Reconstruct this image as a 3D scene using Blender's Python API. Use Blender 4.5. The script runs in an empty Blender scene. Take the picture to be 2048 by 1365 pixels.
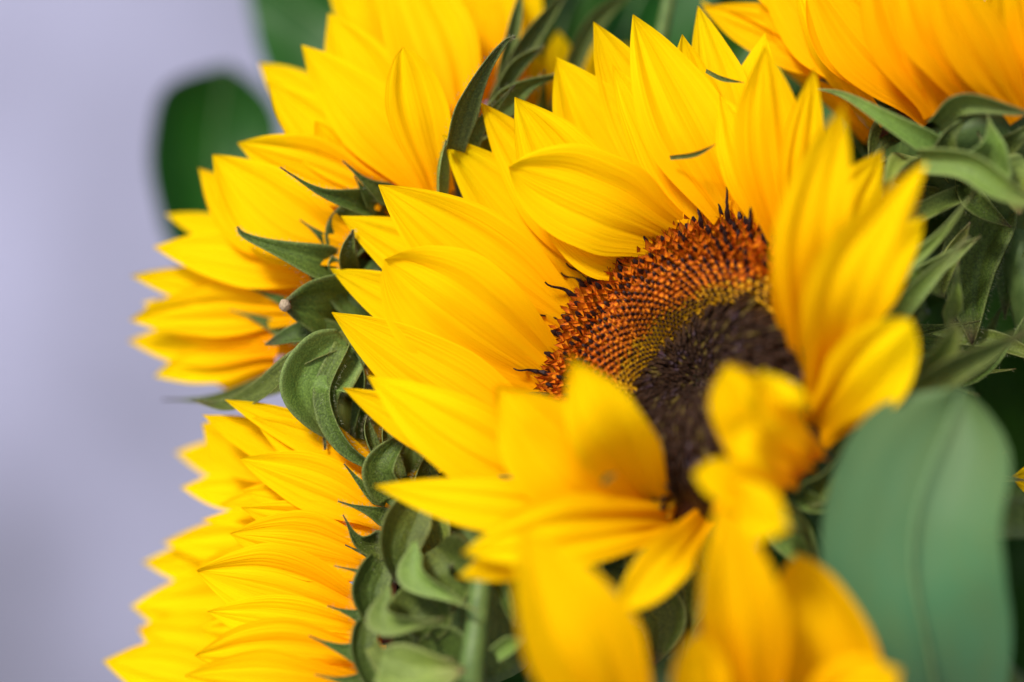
import bpy, math, random
from mathutils import Vector, Matrix, noise
R = math.radians
scene = bpy.context.scene
col = scene.collection
random.seed(7)

# ------------------------------------------------------------------ camera
PITCH = R(18)
RIGHT = Vector((1, 0, 0))
FWD = Vector((0, math.cos(PITCH), -math.sin(PITCH)))
UP = Vector((0, math.sin(PITCH), math.cos(PITCH)))
FOCUS = Vector((0, 0, 1.10))          # middle of the plane of focus
DIST = 50.0                           # cm from lens to the plane of focus
cam_d = bpy.data.cameras.new('camera')
cam = bpy.data.objects.new('camera', cam_d)
col.objects.link(cam)
cam.matrix_world = Matrix.Translation(FOCUS - FWD * DIST * 0.01) @ Matrix(
    (RIGHT, UP, -FWD)).transposed().to_4x4()
cam_d.sensor_width = 36.0
cam_d.lens = 36.0 * DIST / 20.48
cam_d.clip_start = 0.01
cam_d.clip_end = 200.0
cam_d.dof.use_dof = True
cam_d.dof.focus_distance = (DIST - 0.3) * 0.01
cam_d.dof.aperture_fstop = 2.8
scene.camera = cam

# ------------------------------------------------------------------ light
SUN_EL, SUN_AZ = R(54), R(226)        # azimuth clockwise from +Y: behind the camera, to its left
world = bpy.data.worlds.new('World')
scene.world = world
world.use_nodes = True
wn = world.node_tree
sky = wn.nodes.new('ShaderNodeTexSky')
sky.sky_type = 'NISHITA'
sky.sun_disc = False
sky.sun_elevation = SUN_EL
sky.sun_rotation = SUN_AZ
sky.air_density = 1.0
sky.dust_density = 3.0
bg = wn.nodes['Background']
bg.inputs['Strength'].default_value = 0.08
wn.links.new(sky.outputs[0], bg.inputs[0])
sun_d = bpy.data.lights.new('sun', 'SUN')
sun_d.energy = 2.4
sun_d.angle = R(12)
sun_d.color = (1.0, 0.95, 0.88)
sun = bpy.data.objects.new('sun', sun_d)
col.objects.link(sun)
sdir = Vector((math.sin(SUN_AZ) * math.cos(SUN_EL), math.cos(SUN_AZ) * math.cos(SUN_EL), math.sin(SUN_EL)))
sun.rotation_euler = sdir.to_track_quat('Z', 'Y').to_euler()
scene.view_settings.view_transform = 'Standard'
scene.view_settings.look = 'None'
scene.view_settings.gamma = 1.0
scene.view_settings.exposure = 0.92
scene.cycles.use_denoising = True
scene.cycles.max_bounces = 10
scene.cycles.diffuse_bounces = 5
scene.cycles.transmission_bounces = 6
scene.cycles.sample_clamp_indirect = 6.0


# ------------------------------------------------------------------ helpers
def W(x, y, dz):
    """a point seen at photograph pixel (x, y), dz cm behind the plane of focus, in world metres"""
    s = (DIST + dz) / DIST
    return FOCUS + (RIGHT * ((x - 1024) * s) + UP * ((682.5 - y) * s) + FWD * (dz * 100)) * 0.0001


def cam_vec(x, y, z):
    """camera-space direction (right, up, towards camera) to world"""
    return (RIGHT * x + UP * y - FWD * z).normalized()


def empty(name, loc, label, cat, group=None):
    o = bpy.data.objects.new(name, None)
    col.objects.link(o)
    o.location = loc
    o.empty_display_size = 0.01
    o['label'] = label
    o['category'] = cat
    if group:
        o['group'] = group
    return o


def link(name, me, mat, parent=None, smooth=True):
    if mat is not None and not me.materials:
        for m in (mat if isinstance(mat, (list, tuple)) else [mat]):
            me.materials.append(m)
    if smooth:
        me.polygons.foreach_set('use_smooth', [True] * len(me.polygons))
    o = bpy.data.objects.new(name, me)
    col.objects.link(o)
    if parent is not None:
        o.parent = parent
    return o


def catmull(pts, n):
    if len(pts) == 2:
        pts = [pts[0], (pts[0] + pts[1]) / 2, pts[1]]
    P = [pts[0] * 2 - pts[1]] + list(pts) + [pts[-1] * 2 - pts[-2]]
    segs = len(pts) - 1
    out = []
    for i in range(n + 1):
        t = i / n * segs
        k = min(int(t), segs - 1)
        f = t - k
        a, b, c, d = P[k], P[k + 1], P[k + 2], P[k + 3]
        out.append(0.5 * ((2 * b) + (c - a) * f + (2 * a - 5 * b + 4 * c - d) * f * f + (3 * b - a - 3 * c + d) * f ** 3))
    return out


def sm(t):
    t = max(0.0, min(1.0, t))
    return t * t * (3 - 2 * t)


def prof_petal(u):
    if u < 0.5:
        return 0.46 + 0.54 * sm(u / 0.5)
    t = (u - 0.5) / 0.5
    return max(0.012, (1 - t ** 2.0) * (1 - 0.10 * t))


def prof_petal_round(u):
    if u < 0.55:
        return 0.48 + 0.52 * sm(u / 0.55)
    t = (u - 0.55) / 0.45
    return max(0.02, (1 - t ** 2.6) ** 0.8)


def prof_bract(u):
    if u < 0.25:
        return 0.8 + 0.2 * sm(u / 0.25)
    t = (u - 0.25) / 0.75
    return max(0.008, 0.80 * (1 - t) ** 2.2 + 0.20 * (1 - t) ** 0.8)


def prof_curl(u):
    if u < 0.32:
        return 0.22 + 0.78 * sm(u / 0.32)
    t = (u - 0.32) / 0.68
    return max(0.02, 0.75 * (1 - t) ** 2.0 + 0.25 * (1 - t) ** 0.6)


def prof_strap(u):
    return max(0.04, (0.85 + 0.15 * math.sin(u * 3)) * (1 - max(0, (u - 0.45) / 0.55) ** 1.7))


def prof_ovate(u):
    return max(0.03, (math.sin(math.pi * min(1, 0.12 + 0.88 * u) ** 0.85)) ** 0.8 * (1 - 0.15 * u))


def prof_broad(u):
    return max(0.02, (0.45 + 0.55 * sm(u / 0.45)) * (1 - max(0.0, (u - 0.70) / 0.30) ** 3.6))


def prof_leaf(u):
    return max(0.02, (math.sin(math.pi * u ** 0.62)) ** 0.75 * (1.0 - 0.12 * u))


PROF = dict(petal=prof_petal, round=prof_petal_round, bract=prof_bract, strap=prof_strap, ovate=prof_ovate, leaf=prof_leaf, broad=prof_broad, curl=prof_curl)
CAMPOS = FOCUS - FWD * DIST * 0.01


def sheet(pts, width, prof='petal', roll=0.0, cup=0.12, groove=0.022, ruffle=0.03, nu=26, nv=18, seed=0, facing=None,
          origin=Vector((0, 0, 0)), fold=0.0, edge_wave=0.0):
    """a curved blade along world points; width in metres. Returns mesh and frames"""
    sp = catmull(pts, nu)
    pf = PROF[prof]
    rs = random.Random(seed)
    ph = rs.random() * 50
    verts, uvs = [], []
    frames = []
    gpos = 0.30 + rs.random() * 0.12
    lastN = None
    for i in range(nu + 1):
        u = i / nu
        T = (sp[min(i + 1, nu)] - sp[max(i - 1, 0)]).normalized()
        F = facing if facing is not None else (CAMPOS - sp[i]).normalized()
        N = F - F.dot(T) * T
        if N.length < 0.25 and lastN is not None:
            N = lastN - lastN.dot(T) * T
        N.normalize()
        lastN = N.copy()
        r = roll if not isinstance(roll, tuple) else roll[0] + (roll[1] - roll[0]) * u
        N = Matrix.Rotation(R(r), 3, T) @ N
        S = T.cross(N)
        w = width * pf(u) * (1 + 0.05 * noise.noise(Vector((u * 4, ph, 3))))
        frames.append((sp[i], T, N, S, w))
        for j in range(nv + 1):
            v = -1 + 2 * j / nv
            h = width * 0.5
            fade = sm(u / 0.15) * sm((1.02 - u) / 0.25)
            z = cup * (w / 2) * (v * v - 0.3)
            z += fold * (w / 2) * (abs(v) - 0.5)
            g = math.exp(-((abs(v) - gpos) / 0.10) ** 2)
            z -= groove * g * width * fade * 2.2
            z += groove * width * fade * 0.45 * math.cos(v * 11 + ph)
            z += ruffle * width * noise.noise(Vector((u * 2.6 + ph, v * 1.1, ph * 2)))
            z += edge_wave * width * abs(v) ** 2 * math.sin(u * 9 + ph + (1.5 if v > 0 else 0))
            ew = 1 + 0.05 * noise.noise(Vector((u * 5 + ph, 7 if v > 0 else 1, 0)))
            p = sp[i] + S * (v * w / 2 * ew) + N * z
            verts.append(p - origin)
            uvs.append((j / nv, u))
    faces = []
    k = nv + 1
    for i in range(nu):
        for j in range(nv):
            faces.append((i * k + j, i * k + j + 1, (i + 1) * k + j + 1, (i + 1) * k + j))
    me = bpy.data.meshes.new('blade')
    me.from_pydata([tuple(v) for v in verts], [], faces)
    uvl = me.uv_layers.new(name='UVMap')
    li = [0] * len(me.loops)
    me.loops.foreach_get('vertex_index', li)
    flat = []
    for a in li:
        flat.extend(uvs[a])
    uvl.data.foreach_set('uv', flat)
    return me, frames


def tube(pts, radii, seg=10, n=24, origin=Vector((0, 0, 0)), bump=0.0, seed=0):
    sp = catmull(pts, n)
    rr = lambda u: radii[0] + (radii[1] - radii[0]) * u if len(radii) == 2 else None
    verts, uvs, faces = [], [], []
    ref = Vector((0.3, 0.2, 1)).normalized()
    N = None
    for i in range(n + 1):
        u = i / n
        T = (sp[min(i + 1, n)] - sp[max(i - 1, 0)]).normalized()
        if N is None:
            N = T.cross(ref).normalized()
        N = (N - N.dot(T) * T).normalized()
        B = T.cross(N)
        for j in range(seg):
            a = 2 * math.pi * j / seg
            r = rr(u) * (1 + bump * math.cos(a * 5 + seed))
            verts.append(tuple(sp[i] + (N * math.cos(a) + B * math.sin(a)) * r - origin))
            uvs.append((j / seg, u))
    for i in range(n):
        for j in range(seg):
            faces.append((i * seg + j, i * seg + (j + 1) % seg, (i + 1) * seg + (j + 1) % seg, (i + 1) * seg + j))
    faces.append(tuple(range(seg - 1, -1, -1)))
    faces.append(tuple(n * seg + j for j in range(seg)))
    me = bpy.data.meshes.new('tube')
    me.from_pydata(verts, [], faces)
    uvl = me.uv_layers.new(name='UVMap')
    li = [0] * len(me.loops)
    me.loops.foreach_get('vertex_index', li)
    flat = []
    for a in li:
        flat.extend(uvs[a])
    uvl.data.foreach_set('uv', flat)
    return me, sp


# ------------------------------------------------------------------ materials
def new_mat(name):
    m = bpy.data.materials.new(name)
    m.use_nodes = True
    nt = m.node_tree
    nt.nodes.clear()
    return m, nt


def N_(nt, t, **kw):
    n = nt.nodes.new(t)
    for k, v in kw.items():
        if k in n.inputs:
            n.inputs[k].default_value = v
        else:
            setattr(n, k, v)
    return n


def ramp(nt, stops, src):
    n = nt.nodes.new('ShaderNodeValToRGB')
    e = n.color_ramp.elements
    while len(e) < len(stops):
        e.new(0.5)
    for el, (p, c) in zip(e, stops):
        el.position = p
        el.color = (*c, 1)
    nt.links.new(src, n.inputs[0])
    return n


def blade_mat(name, stops, trans=0.35, streak=0.18, streak_col=(0.9, 0.35, 0.0), rough=0.55, spec=0.25, bump=0.25,
              var=0.12, streak_scale=(34, 1.6), sheen=0.0, mott=0.0, mott_col=(0.1, 0.05, 0.0), trans_tint=(1, 1, 1), hue_var=0.0, stipple=0.0, stipple_scale=2600, edge_col=None):
    m, nt = new_mat(name)
    L = nt.links.new
    uv = N_(nt, 'ShaderNodeUVMap')
    sep = N_(nt, 'ShaderNodeSeparateXYZ')
    L(uv.outputs[0], sep.inputs[0])
    oi = N_(nt, 'ShaderNodeObjectInfo')
    cr = ramp(nt, stops, sep.outputs[1])
    mp = N_(nt, 'ShaderNodeMapping')
    mp.inputs['Scale'].default_value = (streak_scale[0], streak_scale[1], 1)
    L(uv.outputs[0], mp.inputs[0])
    mul = N_(nt, 'ShaderNodeMath', operation='MULTIPLY')
    mul.inputs[1].default_value = 37.0
    L(oi.outputs['Random'], mul.inputs[0])
    comb = N_(nt, 'ShaderNodeCombineXYZ')
    L(mul.outputs[0], comb.inputs[0])
    L(mul.outputs[0], comb.inputs[2])
    L(comb.outputs[0], mp.inputs['Location'])
    nz = N_(nt, 'ShaderNodeTexNoise')
    nz.inputs['Scale'].default_value = 1.0
    nz.inputs['Detail'].default_value = 4.0
    L(mp.outputs[0], nz.inputs['Vector'])
    sr = ramp(nt, [(0.42, (0, 0, 0)), (0.72, (1, 1, 1))], nz.outputs[0])
    sc = N_(nt, 'ShaderNodeMath', operation='MULTIPLY')
    sc.inputs[1].default_value = streak
    L(sr.outputs[0], sc.inputs[0])
    mix = N_(nt, 'ShaderNodeMix', data_type='RGBA')
    L(sc.outputs[0], mix.inputs[0])
    L(cr.outputs[0], mix.inputs[6])
    mix.inputs[7].default_value = (*streak_col, 1)
    out_col = mix.outputs[2]
    if mott > 0:
        n2 = N_(nt, 'ShaderNodeTexNoise')
        n2.inputs['Scale'].default_value = 9.0
        n2.inputs['Detail'].default_value = 6.0
        mp2 = N_(nt, 'ShaderNodeMapping')
        L(uv.outputs[0], mp2.inputs[0])
        L(comb.outputs[0], mp2.inputs['Location'])
        L(mp2.outputs[0], n2.inputs['Vector'])
        r2 = ramp(nt, [(0.4, (0, 0, 0)), (0.75, (1, 1, 1))], n2.outputs[0])
        s2 = N_(nt, 'ShaderNodeMath', operation='MULTIPLY')
        s2.inputs[1].default_value = mott
        L(r2.outputs[0], s2.inputs[0])
        mx = N_(nt, 'ShaderNodeMix', data_type='RGBA')
        L(s2.outputs[0], mx.inputs[0])
        L(out_col, mx.inputs[6])
        mx.inputs[7].default_value = (*mott_col, 1)
        out_col = mx.outputs[2]
    if edge_col:
        sb = N_(nt, 'ShaderNodeMath', operation='SUBTRACT')
        sb.inputs[1].default_value = 0.5
        L(sep.outputs[0], sb.inputs[0])
        ab = N_(nt, 'ShaderNodeMath', operation='ABSOLUTE')
        L(sb.outputs[0], ab.inputs[0])
        er = ramp(nt, [(0.40, (0, 0, 0)), (0.49, (0.5, 0.5, 0.5))], ab.outputs[0])
        me_ = N_(nt, 'ShaderNodeMix', data_type='RGBA')
        L(er.outputs[0], me_.inputs[0])
        L(out_col, me_.inputs[6])
        me_.inputs[7].default_value = (*edge_col, 1)
        out_col = me_.outputs[2]
    hsv = N_(nt, 'ShaderNodeHueSaturation')
    mr = N_(nt, 'ShaderNodeMapRange')
    mr.inputs['To Min'].default_value = 1 - var
    mr.inputs['To Max'].default_value = 1 + var * 0.4
    L(oi.outputs['Random'], mr.inputs['Value'])
    L(mr.outputs[0], hsv.inputs['Value'])
    if hue_var:
        m3 = N_(nt, 'ShaderNodeMath', operation='FRACT')
        L(mul.outputs[0], m3.inputs[0])
        mh = N_(nt, 'ShaderNodeMapRange')
        mh.inputs['To Min'].default_value = 0.5 - hue_var
        mh.inputs['To Max'].default_value = 0.5 + hue_var
        L(m3.outputs[0], mh.inputs['Value'])
        L(mh.outputs[0], hsv.inputs['Hue'])
    L(out_col, hsv.inputs['Color'])
    bp = N_(nt, 'ShaderNodeBump')
    bp.inputs['Strength'].default_value = bump
    bp.inputs['Distance'].default_value = 0.0004
    L(nz.outputs[0], bp.inputs['Height'])
    if stipple:
        tc = N_(nt, 'ShaderNodeTexCoord')
        n4 = N_(nt, 'ShaderNodeTexNoise')
        n4.inputs['Scale'].default_value = stipple_scale
        n4.inputs['Detail'].default_value = 3.0
        L(tc.outputs['Object'], n4.inputs['Vector'])
        bp2 = N_(nt, 'ShaderNodeBump')
        bp2.inputs['Strength'].default_value = stipple
        bp2.inputs['Distance'].default_value = 0.0003
        L(n4.outputs[0], bp2.inputs['Height'])
        L(bp.outputs[0], bp2.inputs['Normal'])
        r4 = ramp(nt, [(0.40, (0.45, 0.45, 0.45)), (0.66, (1.35, 1.3, 1.2))], n4.outputs[0])
        m4 = N_(nt, 'ShaderNodeMix', data_type='RGBA', blend_type='MULTIPLY')
        m4.inputs[0].default_value = min(1.0, stipple)
        L(hsv.outputs[0], m4.inputs[6])
        L(r4.outputs[0], m4.inputs[7])
        hsv, bp = m4, bp2
    hcol = hsv.outputs[2] if stipple else hsv.outputs[0]
    pb = N_(nt, 'ShaderNodeBsdfPrincipled')
    pb.inputs['Roughness'].default_value = rough
    pb.inputs['Specular IOR Level'].default_value = spec
    if sheen:
        pb.inputs['Sheen Weight'].default_value = sheen
        pb.inputs['Sheen Roughness'].default_value = 0.4
    L(hcol, pb.inputs['Base Color'])
    L(bp.outputs[0], pb.inputs['Normal'])
    tr = N_(nt, 'ShaderNodeBsdfTranslucent')
    tm = N_(nt, 'ShaderNodeMix', data_type='RGBA', blend_type='MULTIPLY')
    tm.inputs[0].default_value = 1.0
    L(hcol, tm.inputs[6])
    tm.inputs[7].default_value = (*trans_tint, 1)
    L(tm.outputs[2], tr.inputs[0])
    ms = N_(nt, 'ShaderNodeMixShader')
    ms.inputs[0].default_value = trans
    L(pb.outputs[0], ms.inputs[1])
    L(tr.outputs[0], ms.inputs[2])
    o = N_(nt, 'ShaderNodeOutputMaterial')
    L(ms.outputs[0], o.inputs[0])
    return m


def plain_mat(name, c, rough=0.6, spec=0.3, c2=None, scale=900, sheen=0.0, bump=0.0, uvstops=None):
    m, nt = new_mat(name)
    L = nt.links.new
    pb = N_(nt, 'ShaderNodeBsdfPrincipled')
    pb.inputs['Roughness'].default_value = rough
    pb.inputs['Specular IOR Level'].default_value = spec
    if sheen:
        pb.inputs['Sheen Weight'].default_value = sheen
    tc = N_(nt, 'ShaderNodeTexCoord')
    nz = N_(nt, 'ShaderNodeTexNoise')
    nz.inputs['Scale'].default_value = scale
    nz.inputs['Detail'].default_value = 5
    L(tc.outputs['Object'], nz.inputs['Vector'])
    c2 = c2 or tuple(x * 0.6 for x in c)
    if uvstops:
        uv = N_(nt, 'ShaderNodeUVMap')
        sep = N_(nt, 'ShaderNodeSeparateXYZ')
        L(uv.outputs[0], sep.inputs[0])
        cr0 = ramp(nt, uvstops, sep.outputs[1])
        mx = N_(nt, 'ShaderNodeMix', data_type='RGBA')
        rr_ = ramp(nt, [(0.4, (0, 0, 0)), (0.75, (0.5, 0.5, 0.5))], nz.outputs[0])
        L(rr_.outputs[0], mx.inputs[0])
        L(cr0.outputs[0], mx.inputs[6])
        mx.inputs[7].default_value = (*c2, 1)
        L(mx.outputs[2], pb.inputs['Base Color'])
    else:
        cr = ramp(nt, [(0.35, c), (0.7, c2)], nz.outputs[0])
        L(cr.outputs[0], pb.inputs['Base Color'])
    if bump:
        bp = N_(nt, 'ShaderNodeBump')
        bp.inputs['Strength'].default_value = bump
        bp.inputs['Distance'].default_value = 0.0005
        L(nz.outputs[0], bp.inputs['Height'])
        L(bp.outputs[0], pb.inputs['Normal'])
    o = N_(nt, 'ShaderNodeOutputMaterial')
    L(pb.outputs[0], o.inputs[0])
    return m


M = {}
for nm_, st_ in (('petal', [(0.0, (0.90, 0.35, 0.0)), (0.25, (0.93, 0.48, 0.0005)), (0.55, (0.93, 0.60, 0.0008)), (1.0, (0.93, 0.67, 0.001))]),
                 ('petal_gold_shade', [(0.0, (0.90, 0.32, 0.0)), (0.3, (0.93, 0.44, 0.0005)), (0.7, (0.93, 0.54, 0.0008)), (1.0, (0.93, 0.58, 0.001))])):  # deeper gold; for the bottom flower it carries shade put into the colour
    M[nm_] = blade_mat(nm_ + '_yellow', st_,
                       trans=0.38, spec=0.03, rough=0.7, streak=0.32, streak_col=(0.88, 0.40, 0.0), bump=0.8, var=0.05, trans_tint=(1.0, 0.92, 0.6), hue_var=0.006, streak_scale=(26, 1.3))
G1, G2, G3 = (0.12, 0.18, 0.028), (0.092, 0.15, 0.022), (0.16, 0.22, 0.04)
M['bract'] = blade_mat('bract_green', [(0.0, G3), (0.3, G1), (0.8, G2), (0.93, (0.10, 0.085, 0.03)), (1.0, (0.07, 0.035, 0.03))],
                       trans=0.22, streak=0.45, streak_col=(0.04, 0.075, 0.012), rough=0.5, spec=0.25, bump=0.55, var=0.3, mott=0.25, mott_col=(0.09, 0.13, 0.025), hue_var=0.02, streak_scale=(14, 2.5), stipple=0.7, edge_col=(0.24, 0.29, 0.09))
M['bract_pale'] = blade_mat('bract_pale_green', [(0.0, (0.21, 0.30, 0.07)), (0.6, (0.20, 0.29, 0.045)), (0.88, (0.21, 0.25, 0.055)), (1.0, (0.18, 0.10, 0.06))],
                            trans=0.25, streak=0.3, streak_col=(0.07, 0.13, 0.02), rough=0.5, spec=0.25, bump=0.4, var=0.25, mott=0.25, mott_col=(0.07, 0.12, 0.025), hue_var=0.02, streak_scale=(12, 2.0), stipple=0.5, edge_col=(0.32, 0.38, 0.13))
M['leaf_sky'] = blade_mat('leaf_sky_sheen', [(0.0, (0.065, 0.17, 0.085)), (0.5, (0.055, 0.165, 0.07)), (1.0, (0.09, 0.15, 0.045))], trans=0.2, streak=0.3, streak_col=(0.055, 0.14, 0.06),
                           rough=0.6, spec=0.3, bump=0.3, var=0.1, mott=0.3, mott_col=(0.10, 0.16, 0.05), streak_scale=(5, 3))  # leaf green with the sky's bluish sheen mixed into its base colour
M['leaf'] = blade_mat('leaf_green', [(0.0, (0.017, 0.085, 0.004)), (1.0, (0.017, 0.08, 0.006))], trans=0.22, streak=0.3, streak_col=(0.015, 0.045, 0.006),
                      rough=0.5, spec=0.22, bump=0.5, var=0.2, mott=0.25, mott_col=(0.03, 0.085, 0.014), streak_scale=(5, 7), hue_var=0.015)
M['stem'] = plain_mat('stem_green', (0.10, 0.16, 0.04), 0.55, 0.3, (0.06, 0.11, 0.025), 400, bump=0.3)
M['rib'] = plain_mat('midrib_pale', (0.13, 0.22, 0.09), 0.55, 0.3, (0.10, 0.18, 0.07), 400)
M['recept'] = plain_mat('receptacle_green', (0.05, 0.09, 0.016), 0.6, 0.3, (0.03, 0.06, 0.01), 500, bump=0.4)
M['hair'] = plain_mat('hair_pale', (0.34, 0.36, 0.22), 0.5, 0.2, (0.3, 0.3, 0.18), 50)
M['dry'] = plain_mat('dry_tip', (0.42, 0.33, 0.22), 0.8, 0.2, (0.22, 0.15, 0.09), 2500, bump=0.8)
M['disc_base'] = plain_mat('disc_base_brown', (0.06, 0.018, 0.004), 0.7, 0.1, (0.02, 0.008, 0.004), 900)
M['corolla'] = plain_mat('floret_orange', (0.6, 0.2, 0.02), 0.6, 0.05, (0.55, 0.13, 0.01), 700,
                         uvstops=[(0.0, (0.45, 0.15, 0.003)), (0.6, (0.62, 0.21, 0.004)), (0.82, (0.42, 0.08, 0.004)), (1.0, (0.14, 0.014, 0.004))])
M['corolla_y'] = plain_mat('floret_yellow', (0.6, 0.3, 0.02), 0.6, 0.05, (0.55, 0.2, 0.01), 700,
                           uvstops=[(0.0, (0.40, 0.22, 0.004)), (0.7, (0.58, 0.33, 0.008)), (1.0, (0.45, 0.18, 0.006))])
M['anther'] = plain_mat('anther_dark', (0.022, 0.007, 0.006), 0.5, 0.2, (0.010, 0.004, 0.004), 1500)
M['bud_dark'] = plain_mat('floret_bud_dark', (0.030, 0.014, 0.016), 0.55, 0.15, (0.055, 0.025, 0.016), 1500,
                          uvstops=[(0.0, (0.12, 0.06, 0.006)), (0.45, (0.040, 0.019, 0.007)), (1.0, (0.024, 0.011, 0.006))])
M['bud_olive'] = plain_mat('floret_bud_olive', (0.13, 0.09, 0.015), 0.5, 0.2, (0.06, 0.035, 0.01), 1500)
M['bud_mauve'] = plain_mat('floret_bud_mauve', (0.06, 0.032, 0.042), 0.4, 0.4, (0.03, 0.015, 0.02), 1500)


# ------------------------------------------------------------------ setting
def wall_material():
    m, nt = new_mat('whitewashed_plaster')
    L = nt.links.new
    tc = N_(nt, 'ShaderNodeTexCoord')
    n1 = N_(nt, 'ShaderNodeTexNoise')
    n1.inputs['Scale'].default_value = 5.5
    n1.inputs['Detail'].default_value = 5
    n2 = N_(nt, 'ShaderNodeTexNoise')
    n2.inputs['Scale'].default_value = 60
    n2.inputs['Detail'].default_value = 6
    mpw = N_(nt, 'ShaderNodeMapping')
    mpw.inputs['Location'].default_value = (0.3, 0.0, 0.9)
    L(tc.outputs['Object'], mpw.inputs[0])
    L(mpw.outputs[0], n1.inputs['Vector'])
    L(tc.outputs['Object'], n2.inputs['Vector'])
    cr = ramp(nt, [(0.34, (0.27, 0.273, 0.37)), (0.5, (0.335, 0.338, 0.465)), (0.66, (0.39, 0.394, 0.54))], n1.outputs[0])
    pb = N_(nt, 'ShaderNodeBsdfPrincipled')
    pb.inputs['Roughness'].default_value = 0.9
    bp = N_(nt, 'ShaderNodeBump')
    bp.inputs['Strength'].default_value = 0.4
    bp.inputs['Distance'].default_value = 0.004
    L(n2.outputs[0], bp.inputs['Height'])
    L(bp.outputs[0], pb.inputs['Normal'])
    sz = N_(nt, 'ShaderNodeSeparateXYZ')      # wall colour darker towards its foot, uneven with the mottling
    L(tc.outputs['Object'], sz.inputs[0])
    ad = N_(nt, 'ShaderNodeMath', operation='MULTIPLY_ADD')
    ad.inputs[1].default_value = 0.5
    L(n1.outputs[0], ad.inputs[0])
    L(sz.outputs[2], ad.inputs[2])
    dr = ramp(nt, [(0.46, (0.62, 0.62, 0.60)), (0.95, (1, 1, 1))], ad.outputs[0])
    mu = N_(nt, 'ShaderNodeMix', data_type='RGBA', blend_type='MULTIPLY')
    mu.inputs[0].default_value = 1.0
    L(cr.outputs[0], mu.inputs[6])
    L(dr.outputs[0], mu.inputs[7])
    L(mu.outputs[2], pb.inputs['Base Color'])
    o = N_(nt, 'ShaderNodeOutputMaterial')
    L(pb.outputs[0], o.inputs[0])
    return m


def box(name, lo, hi, mat):
    x0, y0, z0 = lo
    x1, y1, z1 = hi
    v = [(x0, y0, z0), (x1, y0, z0), (x1, y1, z0), (x0, y1, z0), (x0, y0, z1), (x1, y0, z1), (x1, y1, z1), (x0, y1, z1)]
    f = [(0, 3, 2, 1), (4, 5, 6, 7), (0, 1, 5, 4), (1, 2, 6, 5), (2, 3, 7, 6), (3, 0, 4, 7)]
    me = bpy.data.meshes.new(name)
    me.from_pydata(v, [], f)
    return link(name, me, mat, smooth=False)


wall = box('wall', (-3.0, 1.55, 0.0), (3.0, 1.75, 2.6), wall_material())
wall['kind'] = 'structure'
wall['label'] = 'pale whitewashed plaster wall far behind the flowers'
gm = plain_mat('pale_bounce_ground', (0.42, 0.41, 0.42), 0.9, 0.2, (0.34, 0.33, 0.34), 6)  # unseen pale ground sheet, added to bounce light up onto undersides
ground = bpy.data.meshes.new('ground')
ground.from_pydata([(-30, -30, 0), (30, -30, 0), (30, 30, 0), (-30, 30, 0)], [], [(0, 1, 2, 3)])
ground = link('ground', ground, gm, smooth=False)
ground['kind'] = 'structure'

# ------------------------------------------------------------------ flower building
BIND = W(1750, 2600, 12)              # where the stems of the bouquet come together, below the picture
SEED = [100]


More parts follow.
